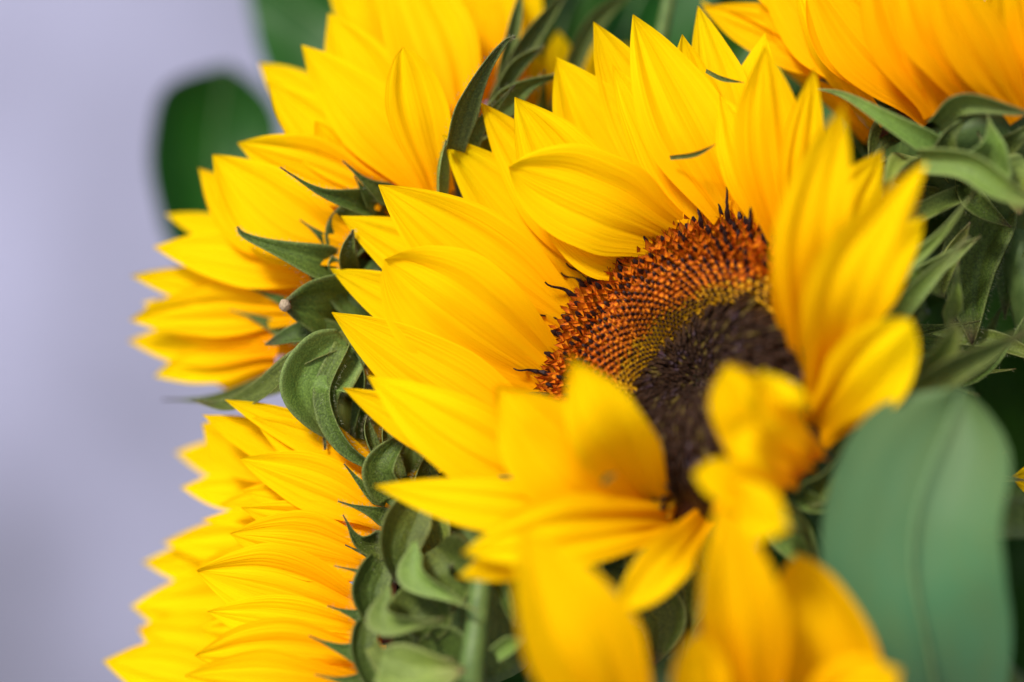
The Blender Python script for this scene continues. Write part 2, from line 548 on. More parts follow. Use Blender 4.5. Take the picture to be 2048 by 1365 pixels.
class Flower:
    def __init__(self, label, centre, normal, radius, stem_via=None):
        self.c = W(*centre)
        self.n = normal.normalized()
        self.r = radius * 0.01
        self.hub = self.c - self.n * 0.018
        end = BIND + Vector((random.uniform(-.02, .02), random.uniform(-.02, .02), random.uniform(-.03, .03)))
        self.root = empty('sunflower', end, label, 'sunflower', 'cut sunflowers of one bouquet')
        self.o = end
        a = self.hub - self.n * 0.045
        mid = stem_via if stem_via is not None else (a * 0.5 + end * 0.5 + FWD * 0.02)
        me, _ = tube([self.hub, a, mid, end], (0.0055, 0.0065), seg=14, n=36, origin=end, bump=0.05)
        self.stem = link('stem', me, M['stem'], self.root)
        self.receptacle()

    def receptacle(self):
        prof = [(0.45, 0.0), (0.75, -0.001), (0.98, -0.003), (1.02, -0.006), (0.9, -0.011), (0.62, -0.017), (0.32, -0.022), (0.2, -0.028)]
        X = self.n.orthogonal().normalized()
        Y = self.n.cross(X)
        seg = 40
        v, f = [], []
        for rr, z in prof:
            for j in range(seg):
                a = 2 * math.pi * j / seg
                q = 1 + 0.03 * math.sin(a * 13)
                v.append(tuple(self.c + (X * math.cos(a) + Y * math.sin(a)) * self.r * rr * q + self.n * (z - 0.0015) - self.o))
        for i in range(len(prof) - 1):
            for j in range(seg):
                f.append((i * seg + j, i * seg + (j + 1) % seg, (i + 1) * seg + (j + 1) % seg, (i + 1) * seg + j))
        f.append(tuple(range(seg)))
        me = bpy.data.meshes.new('receptacle')
        me.from_pydata(v, [], f)
        self.recept = link('receptacle', me, M['recept'], self.root)

    def depth_on_plane(self, x, y):
        a, b = W(x, y, 0), W(x, y, 10)
        d = (b - a)
        t = (self.c - a).dot(self.n) / d.dot(self.n)
        return t * 10

    def petal(self, pts, w, roll=None, cup=None, prof='petal', mat='petal', name='ray_petal', groove=0.027, ruffle=0.05, **kw):
        SEED[0] += 1
        rs = random.Random(SEED[0])
        P = []
        for (x, y, z) in pts:
            if z is None:
                z = self.depth_on_plane(x, y)
            P.append((x, y, z))
        zm = P[len(P) // 2][2]
        width = w * (DIST + zm) / DIST * 0.0001
        if roll is None:
            roll = rs.uniform(-18, 18)
        if cup is None:
            cup = rs.uniform(0.02, 0.28)
        me, fr = sheet([W(*p) for p in P], width, prof, roll, cup, groove, ruffle, seed=SEED[0], origin=self.o, **kw)
        o = link(name, me, M[mat], self.root)
        return o, fr

    def bract(self, pts, w, roll=None, cup=0.5, prof='bract', mat='bract', hairs=0, **kw):
        kw.setdefault('groove', 0.012)
        kw.setdefault('ruffle', 0.06)
        o, fr = self.petal(pts, w, roll if roll is not None else random.uniform(-30, 30), cup, prof, mat, 'bract', **kw)
        sol = o.modifiers.new('thickness', 'SOLIDIFY')
        sol.thickness = 0.00025
        sol.offset = 0
        if hairs:
            self.hairs(o, fr, hairs)
        return o

    def hairs(self, parent, frames, n, length=0.0008):
        rs = random.Random(SEED[0])
        v, f = [], []
        for k in range(n):
            t = rs.random() * (len(frames) - 1.001)
            i = int(t)
            p, T, N, S, w = frames[i]
            p2 = frames[i + 1][0]
            pos = p.lerp(p2, t - i)
            if rs.random() < 0.65:
                s = rs.choice((-1, 1))
                base = pos + S * (s * w * 0.5 * rs.uniform(0.93, 1.02))
                d = (S * s + N * rs.uniform(-.6, .6) + T * rs.uniform(-.2, .7)).normalized()
            else:
                base = pos + S * (rs.uniform(-.45, .45) * w)
                d = (N * rs.choice((1, -1)) + S * rs.uniform(-.5, .5) + T * rs.uniform(-.2, .7)).normalized()
            l = length * rs.uniform(0.4, 1.2)
            side = d.cross(Vector((rs.random() - .5, rs.random() - .5, rs.random() - .5))).normalized() * 0.000022
            b = len(v)
            bend = T * l * 0.25
            v += [tuple(base - side - self.o), tuple(base + side - self.o), tuple(base + d * l * .6 + side * .7 + bend * .3 - self.o),
                  tuple(base + d * l * .6 - side * .7 + bend * .3 - self.o), tuple(base + d * l + bend - self.o)]
            f += [(b, b + 1, b + 2, b + 3), (b + 3, b + 2, b + 4)]
        me = bpy.data.meshes.new('hairs')
        me.from_pydata(v, [], f)
        h = link('fine_hairs', me, M['hair'], parent)
        h['kind'] = 'stuff'

    def fill(self, angles, elev, length, width, back=0.0, ref=None):
        """petals round the rim where the photograph does not show them singly"""
        X = (ref - ref.dot(self.n) * self.n).normalized()
        Y = self.n.cross(X)
        for a in angles:
            SEED[0] += 1
            rs = random.Random(SEED[0])
            a = R(a + rs.uniform(-4, 4))
            rad = X * math.cos(a) + Y * math.sin(a)
            e = R(elev + rs.uniform(-10, 10))
            L = length * rs.uniform(0.85, 1.1) * 0.01
            b = self.c + rad * self.r * 0.97 - self.n * back * 0.01
            e2 = e + R(rs.uniform(-15, 20))
            m = b + (rad * math.cos(e) + self.n * math.sin(e)) * L * 0.5
            t = m + (rad * math.cos(e2) + self.n * math.sin(e2)) * L * 0.5
            fac = (self.n * math.cos(e) - rad * math.sin(e))
            me, fr = sheet([b, m, t], width * rs.uniform(.85, 1.1) * 0.01, 'petal', rs.uniform(-15, 15), rs.uniform(0, .25), 0.028, 0.05,
                           seed=SEED[0], origin=self.o, facing=fac)
            link('ray_petal', me, M['petal'], self.root)

    def fill_bracts(self, angles, elev, length, width, ref, hairs=0, mats=('bract', 'bract', 'bract_pale')):
        X = (ref - ref.dot(self.n) * self.n).normalized()
        Y = self.n.cross(X)
        for a in angles:
            SEED[0] += 1
            rs = random.Random(SEED[0])
            a = R(a + rs.uniform(-6, 6))
            rad = X * math.cos(a) + Y * math.sin(a)
            e = R(elev + rs.uniform(-25, 25))
            L = length * rs.uniform(0.75, 1.15) * 0.01
            b = self.c + rad * self.r * 0.9 - self.n * rs.uniform(0.008, 0.013)
            e2 = e + R(rs.uniform(-50, 30))
            m = b + (rad * math.cos(e) + self.n * math.sin(e)) * L * 0.5
            t = m + (rad * math.cos(e2) + self.n * math.sin(e2)) * L * 0.5
            fac = (self.n * math.cos(e) - rad * math.sin(e))
            me, fr = sheet([b, m, t], width * rs.uniform(.8, 1.2) * 0.01, 'bract', rs.uniform(-20, 20), rs.uniform(.2, .7), 0.012, 0.06,
                           seed=SEED[0], origin=self.o, facing=fac)
            o = link('bract', me, M[rs.choice(mats)], self.root)
            sol = o.modifiers.new('thickness', 'SOLIDIFY')
            sol.thickness = 0.00025
            sol.offset = 0
            if hairs:
                self.hairs(o, fr, hairs)

    def leaf(self, pts, w, roll=0.0, cup=0.25, attach=None, mat='leaf', prof='leaf', **kw):
        kw.setdefault('groove', 0.004)
        kw.setdefault('ruffle', 0.10)
        kw.setdefault('fold', 0.12)
        o, fr = self.petal(pts, w, roll, cup, prof, mat, 'leaf', nu=30, nv=16, edge_wave=0.03, **kw)
        # midrib and petiole
        rib = [p + N * 0.0004 for p, T, N, S, ww in frames_pick(fr)]
        me, _ = tube(rib, (0.0005, 0.0002), seg=6, n=24, origin=self.o)
        link('midrib', me, M['rib'], o)
        b = W(*pts[0])
        tgt = attach if attach is not None else self.hub - self.n * 0.05
        me, _ = tube([tgt, tgt.lerp(b, .5) + Vector((0, 0, .006)), b], (0.0022, 0.0014), seg=8, n=16, origin=self.o)
        link('petiole', me, M['stem'], o)
        return o


def frames_pick(fr):
    return [fr[i] for i in range(0, len(fr), 3)]


# ---- disc florets
def floret_mesh(name, kind, seed):
    rs = random.Random(seed)
    v, f, mi, uv = [], [], [], []

    def ring(n, r, z, ph=0.0, rj=None, dx=0, dy=0, uvv=0.0):
        s = len(v)
        for j in range(n):
            a = 2 * math.pi * j / n + ph
            r_ = r if rj is None else rj[j % len(rj)][0]
            z_ = z if rj is None else rj[j % len(rj)][1]
            v.append((math.cos(a) * r_ + dx, math.sin(a) * r_ + dy, z_))
            uv.append((j / n, uvv if rj is None else (0.8 if j % 2 else 1.0)))
        return s

    def band(a, b, n, m):
        for j in range(n):
            f.append((a + j, a + (j + 1) % n, b + (j + 1) % n, b + j))
            mi.append(m)

    if kind in ('open', 'long', 'hollow'):
        dx, dy = rs.uniform(-.12, .12), rs.uniform(-.12, .12)
        r0 = ring(10, 0.30, -0.3, uvv=0.0)
        r1 = ring(10, 0.44, 0.55, uvv=0.5)
        lob = []
        for k in range(5):
            lob.append((rs.uniform(0.62, 0.86), rs.uniform(0.95, 1.2)))
            lob.append((0.50, 0.66))
        r2 = ring(10, 0, 0, rj=lob, uvv=1.0)
        r3 = ring(10, 0.30, 0.35, uvv=0.2)
        band(r0, r1, 10, 0)
        band(r1, r2, 10, 0)
        band(r2, r3, 10, 0)
        f.append(tuple(r3 + j for j in range(10)))
        mi.append(1)
        if kind != 'hollow':
            h = rs.uniform(0.95, 1.25) if kind == 'open' else 1.45
            a0 = ring(5, 0.17, 0.2)
            a1 = ring(5, 0.20, h * .8, dx=dx, dy=dy)
            a2 = ring(5, 0.08, h, dx=dx * 1.4, dy=dy * 1.4)
            band(a0, a1, 5, 1)
            band(a1, a2, 5, 1)
            f.append(tuple(a2 + j for j in range(5)))
            mi.append(1)
        if kind == 'long':
            prev = None
            for k in range(7):
                t = k / 6
                cx = dx * 1.4 + 0.5 * math.sin(t * 2.4) * t
                s = ring(4, 0.13 * (1 - 0.6 * t), 1.3 + 1.15 * t, dx=cx, dy=dy * 1.4 + rs.uniform(-.03, .03))
                if prev is not None:
                    band(prev, s, 4, 1)
                prev = s
    me = bpy.data.meshes.new(name)
    me.from_pydata(v, [], f)
    me.polygons.foreach_set('material_index', mi)
    ul = me.uv_layers.new(name='UVMap')
    li = [0] * len(me.loops)
    me.loops.foreach_get('vertex_index', li)
    flat = []
    for a in li:
        flat.extend(uv[a])
    ul.data.foreach_set('uv', flat)
    me.materials.append(M['corolla'])
    me.materials.append(M['anther'])
    return me


class Joined:
    def __init__(self):
        self.v, self.f, self.uv, self.mi = [], [], [], []

    def cup(self, p, n, r, h, rs, m0, m1):
        X = n.orthogonal().normalized()
        Y = n.cross(X)
        ph = rs.uniform(-.2, .2)
        b = len(self.v)
        for (rr, zz, uvv) in ((.5, -.3, 0), (.62, .45, .5), (0, 0, 1), (.3, .15, .0)):
            for j in range(6):
                a = math.pi * j / 3 + ph
                if rr == 0:
                    r2, z2 = (.85, 1.0) if j % 2 == 0 else (.6, .55)
                else:
                    r2, z2 = rr, zz
                self.v.append(tuple(p + (X * math.cos(a) + Y * math.sin(a)) * r * r2 + n * h * z2))
                self.uv.append((j / 6, uvv))
        for q in range(3):
            for j in range(6):
                self.f.append((b + q * 6 + j, b + q * 6 + (j + 1) % 6, b + q * 6 + 6 + (j + 1) % 6, b + q * 6 + 6 + j))
                self.mi.append(m0)
        self.f.append(tuple(b + 18 + j for j in range(6)))
        self.mi.append(m1)

    def spike(self, p, d, r, l, bend, m):
        X = d.orthogonal().normalized()
        Y = d.cross(X)
        b = len(self.v)
        for k, (t, rr) in enumerate(((-.15, .9), (.45, 1.0), (.8, .75))):
            for j in range(4):
                a = math.pi * j / 2
                self.v.append(tuple(p + d * l * t + bend * (max(t, 0) ** 2) + (X * math.cos(a) + Y * math.sin(a)) * r * rr))
                self.uv.append((j / 4, max(0, t)))
        self.v.append(tuple(p + d * l + bend))
        self.uv.append((0.5, 1))
        for q in range(2):
            for j in range(4):
                self.f.append((b + q * 4 + j, b + q * 4 + (j + 1) % 4, b + q * 4 + 4 + (j + 1) % 4, b + q * 4 + 4 + j))
                self.mi.append(m)
        for j in range(4):
            self.f.append((b + 8 + j, b + 8 + (j + 1) % 4, b + 12))
            self.mi.append(m)

    def build(self, name, mats, parent):
        me = bpy.data.meshes.new(name)
        me.from_pydata(self.v, [], self.f)
        for m in mats:
            me.materials.append(m)
        me.polygons.foreach_set('material_index', self.mi)
        ul = me.uv_layers.new(name='UVMap')
        li = [0] * len(me.loops)
        me.loops.foreach_get('vertex_index', li)
        flat = []
        for a in li:
            flat.extend(self.uv[a])
        ul.data.foreach_set('uv', flat)
        o = link(name, me, None, parent)
        o['kind'] = 'stuff'
        return o


FLORETS = [floret_mesh('floret', 'open', i) for i in range(4)] + [floret_mesh('floret_hollow', 'hollow', 9 + i) for i in range(3)]
FLORETS_LONG = [floret_mesh('floret_long', 'long', 20 + i) for i in range(3)]


def disc(fl, ref, detailed):
    """bowl-shaped flower centre in local coordinates, z along the flower's normal"""
    Rr = fl.r
    X = (ref - ref.dot(fl.n) * fl.n).normalized()
    Y = fl.n.cross(X)
    rot = Matrix((X, Y, fl.n)).transposed()

    def hgt(q):
        return Rr * (0.16 * math.sin(math.pi * min(1, q) ** 1.3) - 0.12 * (1 - sm(q / 0.6)))

    seg, nr = 48, 14
    v, f = [], []
    for i in range(nr + 1):
        q = i / nr
        for j in range(seg):
            a = 2 * math.pi * j / seg
            v.append((Rr * q * math.cos(a), Rr * q * math.sin(a), hgt(q) - (0.0 if i < nr else 0.002)))
    for i in range(nr):
        for j in range(seg):
            f.append((i * seg + j, i * seg + (j + 1) % seg, (i + 1) * seg + (j + 1) % seg, (i + 1) * seg + j))
    me = bpy.data.meshes.new('disc')
    me.from_pydata(v, [], f)
    d = link('disc', me, M['disc_base'], fl.root)
    d.matrix_local = Matrix.Translation(fl.c - fl.o) @ rot.to_4x4()
    rs = random.Random(5)
    GA = math.pi * (3 - math.sqrt(5))
    # spacing grows from centre to rim
    Nf = 2100 if detailed else 500
    table = []
    acc = 0.0
    steps = 2000
    cum = [0.0]
    for i in range(steps):
        q = (i + .5) / steps
        sp = 0.082 + 0.125 * sm((q - 0.30) / 0.62)
        cum.append(cum[-1] + q / (sp * sp))
    tot = cum[-1]
    k2q = []
    idx = 0
    for k in range(Nf):
        tgt = (k + 0.5) / Nf * tot
        while cum[idx + 1] < tgt:
            idx += 1
        k2q.append((idx + 0.5) / steps)
    # how the dark unopened zone lies: off centre, towards the side nearer the lens (local -X)
    big = []
    J1, J2 = Joined(), Joined()
    for k in range(Nf):
        q = k2q[k]
        a = k * GA
        x, y = q * math.cos(a), q * math.sin(a)
        p = Vector((x * Rr, y * Rr, hgt(q)))
        g = 0.01
        slope = (hgt(min(1, q + g)) - hgt(max(0, q - g))) / (2 * g * Rr)
        rad = Vector((math.cos(a), math.sin(a), 0))
        n = (Vector((0, 0, 1)) - rad * slope).normalized()
        sp = Rr * (0.082 + 0.125 * sm((q - 0.30) / 0.62)) * 0.33 / 0.33
        dd = math.hypot(x + 0.36, y - 0.02) / (1.0)
        edge = 0.66 + rs.uniform(-.03, .03)
        size = sp * 0.32
        jitter = Vector((rs.uniform(-1, 1), rs.uniform(-1, 1), 0)) * 0.06
        if detailed and x < -0.5 and q > 0.9:
            continue
        if detailed and (dd < edge or x < -0.5 + rs.uniform(-.05, .05)):
            t = max(0, 1 - dd / edge)
            inward = -(Vector((x + 0.22, y, 0)))
            lean = inward.normalized() * (0.35 + 0.4 * (1 - t)) if inward.length > 0.05 else Vector((0, 0, 0))
            dirn = (n + lean + jitter * 1.5).normalized()
            u = rs.random()
            m = 0 if u < 0.86 else (1 if u < 0.95 else 2)
            J2.spike(p, dirn, size * rs.uniform(.28, .4), size * rs.uniform(3.2, 5.2), lean * size * 1.2 + jitter * size * 2, m)
            for _r in range(2):
                o2 = Vector((rs.uniform(-1, 1), rs.uniform(-1, 1), 0)) * size * 0.9
                J2.spike(p + o2, (dirn + jitter).normalized(), size * .26, size * rs.uniform(2.8, 4.8), jitter * size * 3, m)
        elif detailed and (dd < edge + 0.11):
            J1.cup(p, (n + jitter).normalized(), size * 1.15, size * 1.6, rs, 0, 1)
            if rs.random() < 0.8:
                J1.spike(p, (n + jitter - rad * .2).normalized(), size * .36, size * 2.2, jitter * size, 1)
        elif detailed or q < 0.8:
            big.append((q, p, (n + rad * (0.15 + 0.5 * max(0, q - .8) / .2) + jitter * 1.6).normalized(), size, a, dd))
    if detailed:
        # the largest in the picture: outermost first
        vis = sorted(big, key=lambda b: -b[0] - (0.6 if b[1].x > -0.4 * Rr else 0))
        singles = vis[:300]
        rest = vis[300:]
        for q, p, n, size, a, dd in singles:
            long_ = q > 0.945 and rs.random() < 0.7 or q > 0.90 and rs.random() < 0.15
            me = rs.choice(FLORETS_LONG) if long_ else rs.choice(FLORETS)
            o = bpy.data.objects.new('disc_floret', me)
            col.objects.link(o)
            o.parent = d
            o.location = p
            tilt = n.to_track_quat('Z', 'Y').to_matrix()
            o.rotation_euler = (tilt @ Matrix.Rotation(a if long_ else a + rs.uniform(-.2, .2), 3, 'Z')).to_euler()
            s = size * rs.uniform(1.35, 1.5)
            o.scale = (s, s, s * rs.uniform(1.0, 1.4))
        for q, p, n, size, a, dd in rest:
            J1.cup(p, n, size * 1.35, size * 1.7, rs, 2, 1)
            if rs.random() < 0.85:
                J1.spike(p, n, size * .36, size * 2.0, n * 0, 1)
        J1.build('small_florets', [M['corolla_y'], M['anther'], M['corolla']], d)
        J2.build('unopened_florets', [M['bud_dark'], M['bud_olive'], M['bud_mauve']], d)
    else:
        for q, p, n, size, a, dd in big:
            s2 = size * 1.3
            if q < .5:
                J1.spike(p, n, s2 * .5, s2 * 2, n * 0, 3)
            else:
                J1.cup(p, n, s2 * 1.2, s2 * 1.6, rs, 2, 1)
                J1.spike(p, n, s2 * .3, s2 * 2.4, n * 0, 1)
        J1.build('small_florets', [M['corolla_y'], M['anther'], M['corolla'], M['bud_dark']], d)
    return d


# =================================================================== A: the flower whose centre shows
A = Flower('open sunflower showing its orange and dark brown centre', (1390, 750, -1.3), cam_vec(-0.422, 0.343, 0.839), 3.08)
FAR = cam_vec(-0.775, 0.63, -0.3)
disc(A, FAR, True)
a_petals = [
    # spine (x, y, depth), width, roll, cup, profile
    ([(1440, 480, None), (1310, 270, 0.1), (1187, 44, 0.3)], 165, -8, .1),
    ([(1485, 462, None), (1372, 255, -.75), (1266, 30, -.5)], 180, 8, .12),
    ([(1430, 490, None), (1335, 330, -.3), (1225, 130, 0.0)], 120, 0, .1),
    ([(1520, 480, None), (1455, 240, -.1), (1396, 12, .5)], 130, 0, .1),
    ([(1550, 490, None), (1500, 330, -1.2), (1440, 190, -1.0)], 120, 0, .1),
    ([(1580, 520, None), (1540, 300, -1.7), (1530, 92, -2.0)], 150, 10, .1),
    ([(1600, 560, None), (1600, 340, -2.0), (1628, 135, -2.3)], 95, 15, .1),
    ([(1620, 780, None), (1618, 480, -4.2), (1690, 203, -4.2)], 150, 14, .2),
    ([(1640, 850, None), (1695, 570, -5.0), (1850, 328, -4.8)], 165, 16, .2),
    ([(1650, 740, -2.6), (1740, 570, -3.6), (1850, 434, -3.8)], 120, 0, .1),
    ([(1600, 720, None), (1600, 560, -3.6), (1640, 380, -3.8)], 120, 5, .2),
    ([(1625, 700, -2.0), (1680, 450, -2.5), (1765, 300, -2.7)], 130, 10, .1),
    ([(1630, 870, None), (1720, 765, -4.3), (1822, 640, -4.8)], 165, 0, .1, 'round'),
    ([(1620, 930, -3.6), (1530, 870, -5.2), (1455, 728, -5.2)], 165, -25, .5, 'round'),
    ([(1630, 920, -3.7), (1560, 850, -5.6), (1525, 742, -5.5)], 120, 25, .6, 'round'),
    ([(1600, 960, -3.7), (1545, 900, -5.8), (1460, 860, -5.9)], 110, 10, .5, 'round'),
    ([(1570, 990, -3.8), (1490, 972, -5.4), (1385, 948, -5.6)], 100, 20, .2, 'round'),
    ([(1430, 1000, -4.0), (1500, 1022, -6.0), (1580, 1058, -6.4)], 125, 10, .1),
    ([(1410, 1030, None), (1340, 1115, -4.0), (1240, 1222, -4.4)], 100, 0, .15, 'round'),
    ([(1360, 1040, None), (1150, 1060, -3.8), (925, 1105, -4.2)], 150, 10, .15),
    ([(1180, 1090, -3.4), (1050, 1115, -3.7), (915, 1155, -4.0)], 85, 0, .1),
    ([(1290, 1030, None), (1010, 1015, -2.9), (748, 972, -2.6)], 115, 15, .1),
    ([(1325, 1035, None), (1228, 880, -3.9), (1140, 712, -4.1)], 160, -8, .2, 'petal'),
    ([(1290, 1040, None), (1130, 925, -3.2), (990, 770, -3.2)], 215, 6, .15),
    ([(1190, 1010, None), (950, 890, -1.9), (735, 752, -1.6)], 165, 8, .12),
    ([(1100, 960, None), (880, 870, -1.3), (686, 776, -1.1)], 105, 0, .1),
    ([(1150, 930, None), (900, 775, -.8), (664, 626, -.4)], 165, 5, .1),
    ([(1110, 800, None), (880, 650, .2), (661, 538, .5)], 140, 8, .08),
    ([(1122, 775, None), (950, 655, -.6), (768, 520, -.75)], 250, -8, .10, 'round'),
    ([(1145, 715, None), (910, 555, .3), (682, 432, .5)], 165, 8, .08),
    ([(1165, 665, None), (968, 528, -.1), (757, 370, -.1)], 205, 4, .12),
    ([(1200, 610, None), (1045, 440, .35), (884, 270, .4)], 155, 8, .08),
    ([(1235, 575, None), (1110, 400, .15), (962, 206, .35)], 150, 4, .08),
    ([(1285, 545, None), (1155, 380, -.2), (1030, 195, -.2)], 190, 0, .12),
    ([(1370, 500, None), (1225, 305, .3), (1112, 115, .5)], 195, 0, .1),
    ([(1372, 488, None), (1215, 412, -.85), (1018, 335, -1.0)], 205, -3, .05, 'round'),
    ([(1300, 535, None), (1200, 490, -.3), (1060, 400, -.5)], 140, 12, .1),
]
for p in a_petals:
    A.petal(p[0], p[1], p[2], p[3], p[4] if len(p) > 4 else 'petal', ruffle=0.15 if p[0][1][2] < -3 else 0.05, edge_wave=0.05 if p[0][1][2] < -3 else 0.0)
A.fill(range(-58, 60, 12), 12, 4.2, 1.3, 0.25, FAR)

# =================================================================== B: upper left, seen from its back
B = Flower('sunflower seen from behind with a row of pointed green bracts against the pale wall', (790, 580, 3.4), cam_vec(-0.60, 0.66, -0.45), 2.4,
           W(1000, 900, 8))
disc(B, cam_vec(1, 0, 0), False)
b_petals = [
    ([(882, 388, .7), (842, 250, .5), (806, 95, .35)], 122, 5, .15, 'round'),
    ([(865, 392, 1.0), (745, 245, 1.2), (603, 90, 1.5)], 150, 10, .15),
    ([(850, 380, 1.4), (745, 190, 1.8), (657, 27, 2.1)], 160, -10, .15),
    ([(915, 255, 1.2), (865, 90, 1.8), (770, -130, 2.4)], 185, 5, .15),
    ([(800, 395, 1.2), (665, 285, 1.4), (535, 163, 1.6)], 140, 10, .12),
    ([(760, 330, 2.4), (630, 215, 2.7), (517, 126, 3)], 110, 10, .1),
    ([(770, 392, 1.0), (630, 340, 1.2), (475, 286, 1.4)], 135, -10, .15),
    ([(700, 500, .8), (560, 435, 1.0), (425, 310, 1.3)], 185, 5, .2),
    ([(660, 500, 1.6), (510, 450, 1.9), (398, 337, 2.2)], 120, 10, .1),
    ([(620, 510, 2.6), (460, 470, 3.0), (330, 428, 3.4)], 70, 20, .3),
    ([(655, 560, 1.3), (500, 520, 1.9), (307, 494, 2.5)], 125, 20, .15),
    ([(620, 610, 1.5), (450, 580, 2.4), (262, 552, 3.0)], 95, 5, .1),
    ([(615, 625, 1.4), (430, 622, 2.3), (260, 640, 3.2)], 105, -5, .1),
    ([(560, 660, 1.8), (420, 645, 2.8), (285, 605, 3.4)], 100, 5, .1),
    ([(555, 695, 1.8), (400, 690, 2.9), (256, 682, 4)], 90, 0, .1),
    ([(550, 715, 2.0), (430, 725, 2.8), (308, 752, 3.4)], 85, 0, .1),
    ([(590, 740, 2.6), (500, 765, 3.0), (420, 760, 3.4)], 50, 0, .1),
    ([(780, 150, 2.8), (715, 40, 3), (655, -60, 3.2)], 75, 0, .1),
    ([(830, 160, 2.8), (775, 20, 3), (735, -90, 3.2)], 90, 0, .1),
    ([(820, 330, 2.2), (760, 200, 2.6), (690, 90, 3)], 120, 0, .1),
    ([(690, 460, 2.0), (600, 380, 2.3), (500, 300, 2.6)], 120, 0, .1),
    ([(640, 560, 2.2), (520, 560, 2.8), (380, 530, 3.2)], 110, 0, .1),
]
for p in b_petals:
    B.petal(p[0], p[1], p[2], p[3], p[4] if len(p) > 4 else 'petal')
B.fill(range(0, 360, 24), 68, 2.4, 1.2, -.1, cam_vec(0.3, 0.2, -1))
Bb = B.bract
Bb([(810, 425, 2.0), (715, 405, .8), (640, 384, .35), (560, 335, .2)], 66, 15, .6, hairs=260)
Bb([(740, 560, 1.8), (645, 530, .7), (560, 500, .4), (490, 472, .4), (474, 454, .4)], 80, 20, .5, hairs=260)
Bb([(750, 640, 1.9), (655, 612, .75), (562, 610, .25)], 160, -10, .3, 'ovate', hairs=120)
Bb([(720, 690, 1.0), (620, 665, .7), (530, 690, .7)], 62, 30, .4, 'ovate', hairs=100)
Bb([(715, 675, .7), (600, 720, .2), (520, 785, .6), (450, 812, 1.1), (385, 803, 1.3)], 50, 40, .6, 'strap', hairs=300)
Bb([(700, 690, .3), (625, 770, -.1), (660, 880, .2)], 150, 0, .4, 'ovate', 'bract_pale', hairs=120)
Bb([(690, 690, .2), (650, 790, -.1), (690, 890, -.2), (790, 960, 0)], 50, 45, .7, 'strap', hairs=350)
Bb([(690, 685, .4), (655, 780, .2), (650, 900, .2)], 34, 55, .5, 'strap', hairs=200)
Bb([(695, 690, .4), (722, 760, .3), (700, 890, .4)], 40, 50, .5, 'strap', hairs=200)
Bb([(690, 700, 1.2), (600, 800, 1.4), (560, 850, 1.5)], 80, 20, .5)
Bb([(640, 780, 1.6), (640, 850, 1.6), (720, 950, 1.4)], 90, 20, .5)
Bb([(640, 740, 1.6), (450, 795, 2.2), (325, 800, 3.0)], 48, 20, .5)
Bb([(712, 575, 1.5), (692, 515, .5), (706, 460, .3)], 42, 30, .6, 'strap', hairs=350)
Bb([(690, 560, 1.0), (670, 530, .8), (664, 512, .7)], 30, 0, .6, 'strap', 'bract_pale')
Bb([(790, 400, 1.0), (740, 370, .7), (685, 322, .6)], 48, 10, .4, hairs=60)
Bb([(760, 420, 1.1), (730, 385, .8), (708, 352, .7)], 36, 10, .4)
Bb([(690, 520, 1.2), (640, 470, .9), (600, 440, 1.0)], 30, 10, .4)
Bb([(645, 560, 1.2), (610, 520, .8), (560, 482, .8)], 34, 10, .4)
Bb([(880, 420, .6), (882, 340, .4), (892, 280, .3)], 40, 60, .6, 'strap', 'bract_pale', hairs=120)
Bb([(905, 300, .3), (930, 215, .1), (968, 140, 0), (1010, 85, 0), (1030, 74, .05)], 62, 35, .6, hairs=380)
Bb([(900, 320, .7), (960, 250, .5), (1030, 170, .6)], 70, 20, .4, hairs=200)
Bb([(890, 330, .9), (930, 240, .9), (955, 170, 1.0)], 50, 20, .4)
Bb([(950, 330, 1.3), (1000, 270, 1.1), (1045, 225, 1.0)], 60, 20, .4, hairs=200)
Bb([(740, 520, 1.4), (720, 580, 1.0), (760, 660, 1.0)], 150, 0, .4, 'ovate')
Bb([(760, 440, 1.3), (700, 470, 1.0), (680, 540, 1.0)], 120, 0, .4, 'ovate')
Bb([(640, 650, 1.8), (560, 600, 1.6), (480, 570, 1.9)], 36, 0, .4)
Bb([(600, 680, 1.8), (520, 640, 1.8), (460, 620, 2.0)], 32, 0, .4)
B.fill_bracts(range(-75, 76, 30), -40, 2.4, .8, cam_vec(0, 0, -1))
# the dried knob at the tip of the broad bract
me = bpy.data.meshes.new('dry_tip')
kv, kf = [], []
for i in range(7):
    for j in range(10):
        th, phi = math.pi * i / 6, 2 * math.pi * j / 10
        d_ = Vector((math.sin(th) * math.cos(phi), math.sin(th) * math.sin(phi), math.cos(th)))
        kv.append(tuple(W(570, 611, .15) + d_ * 0.00125 * (1 + .25 * noise.noise(d_ * 3)) - B.o))
for i in range(6):
    for j in range(10):
        kf.append((i * 10 + j, i * 10 + (j + 1) % 10, (i + 1) * 10 + (j + 1) % 10, (i + 1) * 10 + j))
me.from_pydata(kv, [], kf)
link('dried_tip', me, M['dry'], B.root)

# =================================================================== C: behind, at the top
C_ = Flower('half hidden sunflower behind the other flowers with orange tinged rays and thin upright bracts', (1060, 300, 6.0), cam_vec(-0.15, 0.92, -0.3), 2.2, W(1300, 900, 9))
disc(C_, cam_vec(1, 0, 0), False)
for p in [
    ([(990, 200, 3), (945, 60, 3), (890, -110, 3.2)], 130, 10, .15),
    ([(1010, 190, 2.8), (990, 40, 3), (970, -120, 3.2)], 110, -10, .1),
    ([(1030, 170, 3.4), (1045, 30, 3.6), (1055, -120, 3.6)], 80, 0, .1),
    ([(940, 220, 3.6), (890, 60, 3.8), (840, -90, 4)], 120, 0, .1),
]:
    C_.petal(*p)
C_.fill(range(0, 360, 22), 68, 1.8, 1.0, 0, cam_vec(0, 0, 1))
Cb = C_.bract
Cb([(985, 215, 1.6), (1030, 135, 1.4), (1088, 92, 1.4)], 36, 30, .6, 'strap', hairs=160)
